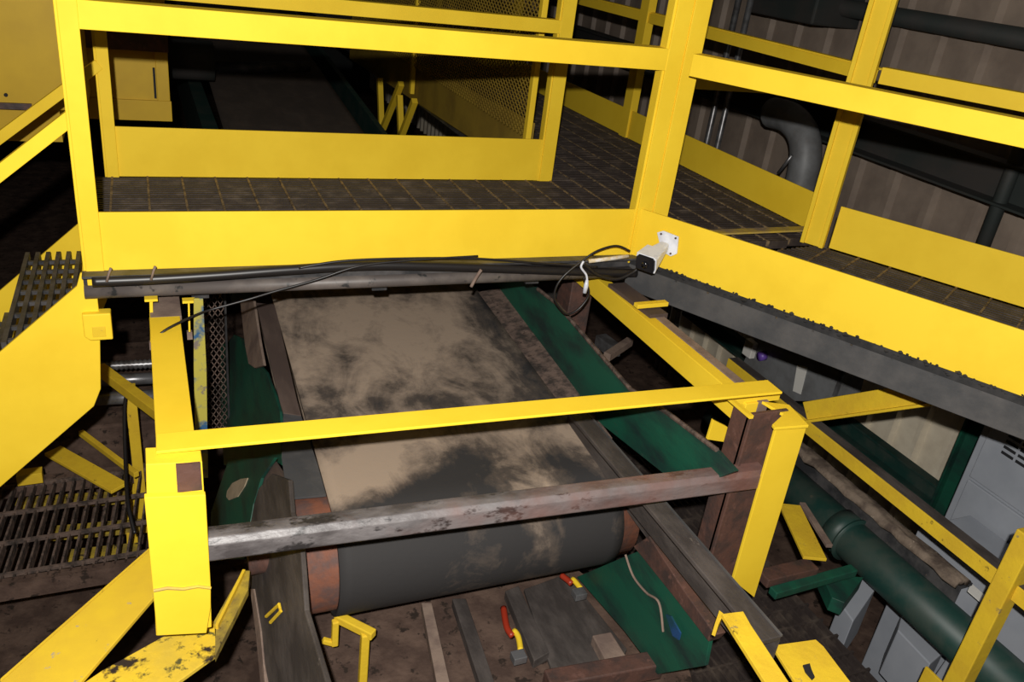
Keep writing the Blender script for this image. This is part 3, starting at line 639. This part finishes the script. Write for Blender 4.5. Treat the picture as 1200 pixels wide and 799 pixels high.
# mottled things beneath it
def seg(name, lab, p, q, z, w, h, m_, cat, z2=None):
    a = az(*p, z); b = az(*q, z if z2 is None else z2); return tag(MB().bar(a, b, w, h).build(name, m_, bevel=.0015), lab, cat)
seg('lower_rail', 'thin yellow rail slanting under the stair, just left of the left beam', (117, 432), (190, 487), -.70, .035, .035, Mold, 'rail')
a = az(152, 452, -.72); tag(MB().bar(a, V((a.x+.005, a.y-.0, a.z-.62)), .035, .035, YU).build('lower_post', Mold, bevel=.0015), 'yellow upright post below the stair with a black cable on it', 'post')
seg('lower_rail', 'short bright yellow rail below the stair stringer, pointing to the grating', (62, 528), (140, 572), -.95, .06, .012, Mold, 'rail')
seg('lower_rail', 'thin faint yellow rail between the stair stringer and the upright post', (95, 507), (160, 556), -.95, .018, .02, Mold, 'rail')
seg('lower_rail', 'dim yellow rail end under the stair stringer at the left', (20, 560), (50, 556), -1.0, .04, .04, Mold, 'rail')
for i, (y, r, lab) in enumerate(((429, .018, 'ribbed hose, topmost of the three shiny lines under the walkway at left'), (446, .022, 'middle shiny pipe of the three under the walkway at left'), (467, .024, 'lowest and thickest shiny pipe under the walkway at left'))):
    a = az(100, y+1, -.85); b = az(200, y-4, -.85)
    g = MB()
    if i == 0:
        P = [a.lerp(b, k/36) for k in range(37)]; g.tube(P, [r*(1.15 if k % 2 else .8) for k in range(37)], 10)
    else: g.tube([a, b], r, 14)
    tag(g.build('steel_pipe' if i else 'ribbed_hose', Mchrome, smooth=True), lab, 'pipe')
tag(MB().box((-1.4, 3.0, ZF), (-.02, 3.7, -1.05)).build('crate', Mdirt, bevel=.01), 'brown crate shaped block standing in the dark under the stair', 'block')
g = MB(); g.tube(smooth_pts([az(150, 452, -.70), az(146, 480, -.75), az(147, 540, -.85), az(150, 590, -.9), az(158, 625, -.95)]), .006, 8)
tag(g.build('black_cable', Mcable, smooth=True), 'black cable hanging along the lower yellow post at left', 'cable')
random.seed(3)
for k in range(7):
    y = 595+random.uniform(-8, 50)
lr = thing('sunken_railing', 'mottled yellow railing seen through the lower grating', 'rail', az(90, 620, -1.3))
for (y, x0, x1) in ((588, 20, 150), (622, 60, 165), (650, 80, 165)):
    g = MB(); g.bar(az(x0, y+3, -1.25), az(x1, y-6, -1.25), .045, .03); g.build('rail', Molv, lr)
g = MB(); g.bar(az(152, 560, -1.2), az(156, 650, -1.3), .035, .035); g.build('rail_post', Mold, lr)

# small yellow handrail near bottom centre
hr = thing('ladder_handle', 'small yellow bent handle standing on the brown bed at the bottom', 'handle', az(430, 830, -.85))
zt = -.72
g = MB(); a = az(394, 722, zt); b = az(438, 744, zt); g.bar(a, b, .022, .022); g.build('top_bar', Mold, hr, bevel=.003)
g = MB(); c = az(428, 742, zt); g.bar(c-ZU*.19, c, .020, .020, YU); g.build('upright', Mold, hr, bevel=.003)
g = MB(); c = az(393, 727, zt); g.bar(c-ZU*.08, c, .016, .016, YU); e = c-ZU*.075; g.bar(e, az(378, 750, zt-.06), .014, .014); g.build('hook', Mold, hr, bevel=.003)

# ================================================================== right lower platform
lp = thing('lower_walkway', 'black grating walkway low at the bottom right', 'walkway', (1.6, 1.3, ZP-.05))
poly = [(1.28, .55), (1.92, .55), (1.92, 3.2), (1.28, 3.2)]
g = MB(); grating(g, poly, (0, 1), .028, .008, .03, ZP); g.build('bearing_bars', Mgrate, lp)
g = MB(); grating(g, poly, (1, 0), .07, .008, .016, ZP+.002); g.build('cross_rods', Mgrate, lp)
lrl = thing('lower_guard_rail', 'lower yellow guard rail running down to the right bottom edge', 'guard rail', (1.93, 1.2, ZP))
xq = 1.93
yr1 = ax(856, 412, xq).y
g = MB(); g.bar((xq, yr1, -.52), (xq, .5, -.52), .006, .045); g.build('rail', Mold, lrl, bevel=.0015)
g = MB(); g.bar((xq+.022, yr1, -.50), (xq+.022, .5, -.50), .042, .006); g.build('rail_top', Mwood, lrl)
g = MB(); g.plate([(xq, 1.05, ZP), (xq, .55, ZP), (xq, .55, -.905), (xq, 1.05, -.905)], (1, 0, 0), .008); g.build('toe_board', Mold, lrl, bevel=.0015)
pq = ax(1165, 715, xq)
g = MB(); g.bar((xq, pq.y, ZP), (xq, pq.y, ax(1203, 630, xq).z+.02), .05, .05, YU); g.build('post', Mold, lrl, bevel=.003)
# green pipe
def pipe(name, lab, x, z, r, y0, y1, m_, flange=None):
    t_ = thing(name, lab, 'pipe', (x, (y0+y1)/2, z-r)); g = MB(); g.tube([(x, y0, z), (x, y1, z)], r, 24); g.build('pipe_run', m_, t_, smooth=True)
    if flange:
        g = MB(); g.tube([(x, flange-.03, z), (x, flange+.03, z)], r*1.12, 24); cpo = g.build('coupling', m_, t_, smooth=True)
        g = MB(); g.tube([(x, flange-.04, z), (x, flange-.032, z)], r*1.2, 24); g.build('coupling_ring', m_, cpo, smooth=True)
    return t_
pc = az(1030, 662, -.86); cp = az(1002, 622, -.86)
pipe('green_pipe', 'large dark green pipe with a coupling running down towards the lower right', pc.x, -.86, .068, .55, 2.3, Mgreen2, cp.y)
# dusty ledge beyond the pipe
lx = az(1035, 600, -.72).x
yl0 = az(1094, 690, -.72).y
ld = thing('dusty_ledge', 'steel ledge caked with tan dust beyond the green pipe', 'ledge', (lx, 1.8, -.9))
g = MB(); n1 = 60; tops = []
vs = []
for i in range(n1+1):
    Y = yl0+i*(3.6-yl0)/n1
    for k in range(6):
        x = lx-.045+k*.014; zz = -.72+.012*noise.noise(V((x*40, Y*22, 1)))+(-.012 if k in (0, 5) else .004); vs.append((x+.008*noise.noise(V((k*3.1, Y*18, 4))), Y, zz))
g.add(vs, [(i*6+k, i*6+k+1, (i+1)*6+k+1, (i+1)*6+k) for i in range(n1) for k in range(5)]); o = g.build('dust_crust', Mledge, ld, smooth=True)
sdm = o.modifiers.new('thick', 'SOLIDIFY'); sdm.thickness = .02
g = MB(); g.chan((lx-.01, 3.6, -.80), (lx-.01, yl0, -.80), .05, .12, .008, ZU, -1); g.build('channel', Mdark, ld)
# lower yellow block and brown bracket between posts and pipe
seg('yellow_block', 'short yellow plate between the yellow post plate and the green pipe', (925, 592), (955, 655), -.72, .07, .010, Mold, 'plate')
seg('grey_flat', 'pale grey flat bar alongside the short yellow plate, by the green pipe', (940, 590), (972, 640), -.73, .02, .012, Mdust, 'flat bar')
bk = thing('rusty_bracket', 'rusty bracket with a green arm reaching from the grating to the green pipe', 'bracket', az(930, 680, -.8))
g = MB(); g.bar(az(893, 678, -.75), az(952, 664, -.75), .05, .03); g.build('arm', Mrust, bk, bevel=.003)
g = MB(); g.bar(az(905, 695, -.77), az(1000, 668, -.77), .03, .025); g.build('green_arm', Mgreen, bk, bevel=.003)
g = MB(); g.plate([az(x, y, -.82) for x, y in ((962, 672), (1012, 676), (990, 706), (975, 700))], (0, 0, -1), .05); g.build('gusset', Mgreen, bk, bevel=.002)
for (P, z, lab) in ((((1010, 676), (1026, 690), (1000, 728), (984, 706)), -1.0, 'small pale grey box beside the green gusset'), (((1058, 716), (1106, 764), (1090, 778), (1052, 738)), -1.1, 'pale grey box between the toe board and the green pipe'), (((1110, 770), (1150, 800), (1120, 840), (1090, 800)), -1.1, 'pale grey box at the bottom edge left of the lower rail post')):
    g = MB(); g.plate([az(x, y, z) for x, y in P], (0, 0, -1), .2); tag(g.build('junction_box', Mgrey, bevel=.004), lab, 'box')

# oblique dusty rail and yellow brace beyond right beam
db = thing('sloping_brace', 'yellow brace sloping up to the dark channel, in front of cream siding', 'brace', az(1020, 480, -.3))
g = MB(); q0 = az(945, 483, -.48); q1 = az(1110, 458, -.18); g.bar(q0, q1, .012, .07); g.build('web', Mold, db, bevel=.002)
g = MB(); g.bar(q0-ZU*.035, q1-ZU*.035, .05, .008); g.build('flange', Mold, db)

# green building column, grey cabinets
cp0 = ax(1122, 560, WX-.25)
sb = ax(1050, 540, WX-.2)
tag(MB().chan((WX-.2, 8, sb.z), (WX-.2, .6, sb.z), .05, .10, .01).build('sill_beam', Mgreen2), 'dark greenish sill beam along the foot of the cream siding', 'beam')
gc = thing('green_column', 'dark green upright column in front of the cream siding', 'column', (WX-.25, cp0.y, ZF))
g = MB(); g.ibeam((WX-.25, cp0.y, ZF), (WX-.25, cp0.y, 1.2), .07, .09, .010, YU); g.build('shaft', Mgreen, gc)
g = MB(); g.box((WX-.36, cp0.y-.12, ZF), (WX-.14, cp0.y+.12, ZF+.02)); g.build('base_plate', Mgreen, gc)
cx = 2.62
ty = ax(1152, 500, cx); 
cab = thing('electrical_cabinet', 'grey electrical cabinet with vent slots at the right edge', 'cabinet', (cx+.2, .9, ZF))
y1c = ax(1128, 556, cx).y; ztop = -.30
g = MB(); g.box((cx, .3, ZF), (cx+.38, y1c, ztop)); g.build('body', Mgrey, cab, bevel=.004)
zs = ax(1160, 575, cx).z
g = MB(); g.box((cx-.012, .33, zs+.006), (cx, y1c-.03, ztop-.03)); ud = g.build('upper_door', Mgrey, cab, bevel=.004)
g = MB(); g.box((cx-.012, .33, ZF+.05), (cx, y1c-.03, zs-.006)); g.build('lower_door', Mgrey, cab, bevel=.004)
g = MB()
for r_ in range(4):
    for k in range(7):
        y = y1c-.10-k*.055; z = ztop-.20-r_*.022; g.box((cx-.014, y-.045, z-.005), (cx-.011, y, z+.005))
g.build('vent_slots', Mslot, ud)
g = MB()
for k in range(3): g.box((cx-.014, y1c-.5, zs+.04+k*.02), (cx-.011, y1c-.32, zs+.048+k*.02))
g.build('vent_slots', Mslot, ud)
lc = thing('low_cabinet', 'low grey cabinet with a pale label under the lower guard rail', 'cabinet', (2.5, 1.3, ZF))
xk = 2.34
yk0 = ax(1145, 700, xk).y; yk1 = ax(1085, 640, xk).y
g = MB(); g.box((xk, .35, ZF), (cx-.03, yk1+.05, -.83)); g.build('body', Mgrey, lc, bevel=.004)
q = az(1146, 694, -.828)
g = MB(); g.plate([az(x, y, -.826) for x, y in ((1138, 683), (1154, 697), (1149, 705), (1134, 692))], (0, 0, -1), .003); g.build('label_sticker', Mlabel, lc)
g = MB(); P = [az(1091+8*math.cos(t*.5), 668+5*math.sin(t*.5), -.822) for t in range(10)]; g.tube(P, .004, 6); g.build('wire_ring', Mwhite, lc, smooth=True)

# dim machinery below the angled walkway: panels, labels
pm = thing('control_panel', 'dim grey control panel under the slanting walkway with a pale label and violet button', 'panel', (2.6, 2.4, -1))
xm = 2.55
def pp(x, y): return ax(x, y, xm)
g = MB(); g.plate([pp(885, 395), pp(985, 432), pp(975, 470), pp(930, 470), pp(868, 430)], (1, 0, 0), .15); pnl = g.build('panel', Mgrey2, pm, bevel=.003)
g = MB(); g.plate([ax(x, y, xm-.004) for x, y in ((934, 428), (946, 430), (938, 462), (929, 458))], (1, 0, 0), .003); g.build('label_sticker', Mlabel, pnl)
g = MB(); c = ax(894, 417, xm-.01); g.tube([c+XU*-.02, c+XU*.012], .022, 14); g.build('violet_button', Mpurple, pnl, smooth=True)
g = MB(); c = ax(880, 408, xm-.01); g.box((c.x-.02, c.y-.03, c.z-.04), (c.x+.01, c.y+.03, c.z+.04)); g.build('grey_switch', Mlabel, pnl, bevel=.003)
g = MB(); g.bar(ax(992, 425, xm), ax(978, 464, xm), .014, .014); g.build('conduit', Mchrome, pm)
# rust-brown things beneath the corner
seg('angled_block', 'pale grey angled bracket in the dark gap left of the right beam', (703, 398), (722, 412), -.62, .05, .05, Mchrome, 'bracket')
seg('bright_stub', 'bright stub bar, lower one in the dark gap left of the right beam', (711, 418), (738, 400), -.60, .03, .03, Mdust, 'bar')
pb = ay(690, 375, 2.2); 
tag(MB().box((1.22, 2.15, -1.1), (1.30, 2.24, -.12)).build('brown_upright', Mrust, bevel=.003), 'rusty brown upright hanging behind the cable loop', 'post')
seg('scrap_angle', 'dusty steel offcut lying under the camera, above the right beam', (722, 335), (772, 372), BT+.0, .06, .02, Mliner, 'offcut')
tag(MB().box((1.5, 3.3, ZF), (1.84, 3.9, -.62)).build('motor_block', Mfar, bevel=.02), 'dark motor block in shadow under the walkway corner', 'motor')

# ================================================================== background left: yellow housing
hs = thing('machine_housing', 'large ochre yellow machine housing at the top left', 'housing', (-.6, 4, -.4))
Yh = 3.55
r0 = ay(196, 60, Yh); bz = ay(150, 140, Yh).z; mz = ay(150, 116, Yh).z; tz = ay(150, 58, Yh).z; sx0 = ay(108, 90, Yh).x
g = MB().box((sx0-.3, Yh, bz), (r0.x, Yh+.5, 1.6)); sbx = g.build('side_box', Mhouse, hs, bevel=.003)
g = MB().box((sx0-.3, Yh-.012, bz-.0), (r0.x+.004, Yh, mz)); g.build('bottom_flange', Mhouse, hs, bevel=.002)
g = MB().box((r0.x-.045, Yh-.012, mz), (r0.x, Yh, 1.6)); g.build('corner_strip', Mhouse, hs, bevel=.002)
g = MB().box((sx0-.3, Yh-.02, tz), (r0.x+.004, Yh, tz+.14)); g.build('band', Mrust, hs, bevel=.002)
g = MB().box((ay(180, 70, Yh).x-.006, Yh-.016, mz+.01), (ay(180, 70, Yh).x+.002, Yh-.001, tz-.06)); g.build('door_gap', Mslot, sbx)
zb2 = ay(30, 128, 3.2).z
g = MB().box((-2.4, 3.2, zb2), (ay(95, 60, 3.2).x, 3.9, 1.6)); fpn = g.build('front_panel', Mhouse, hs, bevel=.004)
g = MB().box((-2.4, 3.19, zb2-.0), (ay(30, 128, 3.2).x+.02, 3.2, zb2+.02)); g.build('lower_lip', Mrust, hs)
g = MB().box((-2.4, 3.25, zb2-.12), (ay(60, 128, 3.2).x+.02, 3.8, zb2)); g.build('plinth', Mhouse, hs)
g = MB(); c = ay(7, 111, 3.2); g.tube([c-YU*.006, c+YU*.002], .006, 10); g.build('bolt', Mslot, fpn)
# dark things behind
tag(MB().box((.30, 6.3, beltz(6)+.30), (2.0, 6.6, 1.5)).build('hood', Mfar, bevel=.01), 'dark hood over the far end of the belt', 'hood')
tag(MB().tube([(.14, 4.8, .02), (.36, 4.8, .02)], .10, 18).build('far_drum', Mfar, smooth=True), 'dim bluish drum at the left of the far belt', 'drum')

# mesh guard panel
XM = 1.33
mg = thing('mesh_guard_panel', 'yellow expanded metal guard panel running back behind the rear railing', 'guard panel', (XM, 3.5, -.1))
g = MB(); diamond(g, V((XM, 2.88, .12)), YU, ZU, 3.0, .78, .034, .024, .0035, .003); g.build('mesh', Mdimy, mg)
g = MB(); g.bar((XM, 2.87, -.02), (XM, 2.87, 1.1), .022, .03, YU); g.build('frame_upright', Myel, mg, bevel=.002)
g = MB(); g.bar((XM, 4.4, -.02), (XM, 4.4, 1.1), .022, .03, YU); g.build('frame_upright', Myel, mg, bevel=.002)
g = MB(); g.bar((XM, 2.87, .90), (XM, 5.9, .90), .02, .03); g.build('frame_top', Myel, mg)
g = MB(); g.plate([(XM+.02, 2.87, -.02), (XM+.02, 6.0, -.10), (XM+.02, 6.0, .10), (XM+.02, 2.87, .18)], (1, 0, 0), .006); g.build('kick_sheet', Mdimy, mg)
for (a, b) in (((445, 92), (447, 150)), ((470, 98), (449, 150)), ((468, 112), (470, 160)), ((486, 118), (470, 160))):
    p = ax(*a, XM-.03); q = ax(*b, XM-.03); g = MB(); g.bar(p, q, .03, .03, YU); g.build('brace', Myel, mg)

# duct and conduits at the wall
dx = WX-.35
P = [ax(x, y, dx) for x, y in ((905, 132), (925, 138), (940, 155), (944, 180), (938, 215), (925, 250))]
tag(MB().tube(smooth_pts(P), .075, 16).build('curved_duct', Mgrey2, smooth=True), 'thick grey curved duct against the ribbed wall', 'duct')
for i, (xa, xb) in enumerate(((862, 832), (878, 844))):
    a = ax(xa, 0, dx); b = ax(xb, 165, dx)
    tag(MB().tube([V((dx, (a.y+b.y)/2, ZF)), V((dx, (a.y+b.y)/2, a.z+.5))], .017, 10).build('conduit', Mchrome, smooth=True), ('left' if i == 0 else 'right')+' of the two thin upright conduits by the ribbed wall', 'conduit')
for i, (xa, ya, xb, yb, r, lab) in enumerate(((1046, 0, 1022, 80, .03, 'dark upright pipe behind the far right yellow post'), (1200, 150, 1160, 280, .028, 'dark upright pipe by the wall near the right edge'))):
    xx = gx-.02-r; a = ax(xa, ya, xx); b = ax(xb, yb, xx); y = (a.y+b.y)/2; zlo = girt_z-.05 if i == 0 else b.z-.3
    tag(MB().tube([V((xx, y, zlo)), V((xx, y, a.z+.3))], r, 12).build('upright_pipe', Mfar, smooth=True), lab, 'pipe')
a = ax(912, 203, dx-.1); b = ax(928, 182, dx-.1); tag(MB().tube([a, b], .008, 8).build('bright_rod', Mchrome, smooth=True), 'short bright rod leaning by the curved duct', 'rod')
tag(MB().box((WX-.30, ax(955, 12, WX-.3).y, ax(915, 22, WX-.3).z), (WX-.0, ax(878, 12, WX-.3).y, 1.3)).build('wall_box', Mfar, bevel=.01), 'dark box on the wall at the top, right of the conduits', 'box')

# ================================================================== security camera and cables
sc = thing('security_camera', 'white bullet security camera with a black front on the walkway corner', 'camera', onp(782, 287, corner, BN))
pc0 = onp(783, 286, corner-BN*.004, BN)
g = MB(); g.plate([onp(x, y, corner-BN*.004, BN) for x, y in ((771, 272), (778, 270), (796, 277), (794, 297), (787, 300), (776, 294))], -BN, .006); mpl = g.build('mount_plate', Mwhite, sc, bevel=.001)
for (x, y) in ((775, 274), (792, 279), (786, 297)):
    c = onp(x, y, corner-BN*.010, BN); MB().tube([c, c-BN*.003], .003, 8).build('screw', Mrust, mpl)
Dc = 1.80
front = onp(757, 309, (0, Dc, 0), (0, 1, 0)); backp = pc0-BN*.02
dr, uu, ss = frame(backp, front, ZU)
g = MB(); hood = [(-.030, -.026), (.030, -.026), (.034, -.012), (.034, .022), (.026, .030), (-.026, .030), (-.034, .022), (-.034, -.012)]
g.prof(backp+dr*.0, front, [(x*.62, y*.62) for x, y in hood]); 
# taper: body narrow at the mount, wide at the front
n8 = 8
for i in range(n8): g.v[i] = (g.v[i]-backp)*.6+backp
for i in range(n8, 2*n8): c = front; g.v[i] = (g.v[i]-c)*1.5+c
g.build('body', Mwhite, sc, bevel=.002)
g = MB(); g.prof(front-dr*.002, front+dr*.006, [(x*.82, y*.82) for x, y in hood]); fwn = g.build('front_window', Mlens, sc, bevel=.001)
g = MB(); g.tube([front+dr*.005, front+dr*.010], .010, 16); g.build('lens', Mlens, fwn, smooth=True)
g = MB(); g.bar(backp+dr*.05+uu*.021, front+uu*.029+dr*.004, .056, .003, uu); g.build('sun_hood', Mwhite, sc, bevel=.001)

def cable(name, lab, pts, r, m_=Mcable, cat='cable', n=8):
    return tag(MB().tube(smooth_pts(pts, n), r, 8).build(name, m_, smooth=True), lab, cat)
Yc = YA-.036
cable('cable_bundle', 'black cable bundle tied along the foot of the front toe board', [ay(x, y, Yc) for x, y in ((108, 330), (180, 327), (260, 322), (340, 316), (430, 311), (520, 312), (600, 315), (680, 318), (745, 320))], .013)
cable('thin_cable', 'thin black cable riding on top of the cable bundle', [ay(x, y, Yc-.012) for x, y in ((350, 314), (400, 306), (470, 303), (555, 303), (640, 309), (700, 313))], .0035)
cable('drooping_cable', 'thin cable drooping from the bundle down to the left beam', [ay(560, 300, Yc-.02), ay(480, 305, Yc-.02), ay(420, 312, Yc-.02), ay(370, 328, Yc-.02), ay(320, 342, Yc-.025), ay(290, 351, Yc-.03), ay(250, 362, Yc-.03), ay(232, 368, Yc-.05), ay(210, 378, Yc-.09), ay(192, 388, Yc-.11), ay(179, 400, Yc-.12)], .003)
cable('looped_cable', 'dark cable loop hanging left of the security camera', [ay(x, y, Yc-.03) for x, y in ((738, 294), (722, 288), (700, 294), (682, 306), (662, 322), (652, 336), (650, 350), (658, 363), (666, 368), (678, 362), (688, 350), (690, 340), (684, 325))], .0032)
cable('camera_lead', 'black lead running under the security camera body', [ay(x, y, Yc-.02) for x, y in ((683, 308), (700, 322), (722, 327), (740, 320), (748, 314))], .005)
cable('white_lead', 'white lead with a connector hanging by the cable loop', [ay(x, y, Yc-.036) for x, y in ((684, 306), (681, 313), (687, 322), (688, 330))], .0032, Mwhite)
tag(MB().tube([ay(688, 328, Yc-.036), ay(687, 334, Yc-.036), ay(685, 343, Yc-.036)], [.004, .007, .006], 10).build('cable_connector', Mwhite, smooth=True), 'small white plug at the end of the white lead', 'plug')
tag(MB().tube([ay(690, 306, Yc-.01), ay(715, 303, Yc-.01), ay(736, 300, Yc-.01)], .006, 8).build('taped_cable', mat('pale_tape', (.62, .50, .30), .5, noise2=(.7, .66, .6), nscale=60), smooth=True), 'pale taped cable end leading into the security camera', 'cable')
cable('zip_tie', 'pale brown tie end sticking out below the cable bundle at mid span', [ay(x, y, Yc-.03) for x, y in ((564, 316), (558, 325), (552, 336))], .0045, Mdust, 'cable tie', 4)
for i, (x, y) in enumerate(((128, 322), (180, 320))):
    tag(MB().tube([ay(x-3, y+8, Yc-.014), ay(x, y-3, Yc-.014), ay(x+2, y-8, Yc-.014)], .003, 6).build('wire_twist', Mdust, smooth=True), ('rusty wire twist nearest the left post' if i == 0 else 'rusty wire twist above the left beam, second from the left post'), 'wire')

# ================================================================== light: the photographer's flash, plus dim room light
fl_ = bpy.data.lights.new('camera_flash', 'POINT'); fl_.energy = 272; fl_.shadow_soft_size = .012; fl_.color = (1, .97, .92)
fo = bpy.data.objects.new('camera_flash', fl_); COL.objects.link(fo); fo.location = CAM+UP*.085-FW*.14-RT*.01+RT*.0
w = bpy.data.worlds.new('world'); scn.world = w; w.use_nodes = True
w.node_tree.nodes['Background'].inputs[0].default_value = (1, .85, .7, 1); w.node_tree.nodes['Background'].inputs[1].default_value = .01
scn.view_settings.view_transform = 'Standard'; scn.view_settings.look = 'None'; scn.view_settings.exposure = 0; scn.view_settings.gamma = 1
scn.view_settings.use_curve_mapping = False

GR = {'support_beam': 'yellow beams either side of the conveyor', 'stair_handrail': 'sloping stair rails', 'lower_rail': 'yellow rails below the stair', 'steel_pipe': 'shiny pipes below the walkway',
      'conduit': 'conduits on the ribbed wall', 'upright_pipe': 'dark upright pipes by the wall', 'junction_box': 'pale grey boxes under the green pipe', 'lashing_strap': 'red and yellow straps on the bed', 'wire_twist': 'wire twists on the cable bundle', 'hanger_rod': 'T shaped hangers under the walkway'}
for o in bpy.data.objects:
    b = o.name.split('.')[0]
    if o.parent is None and b in GR: o['group'] = GR[b]
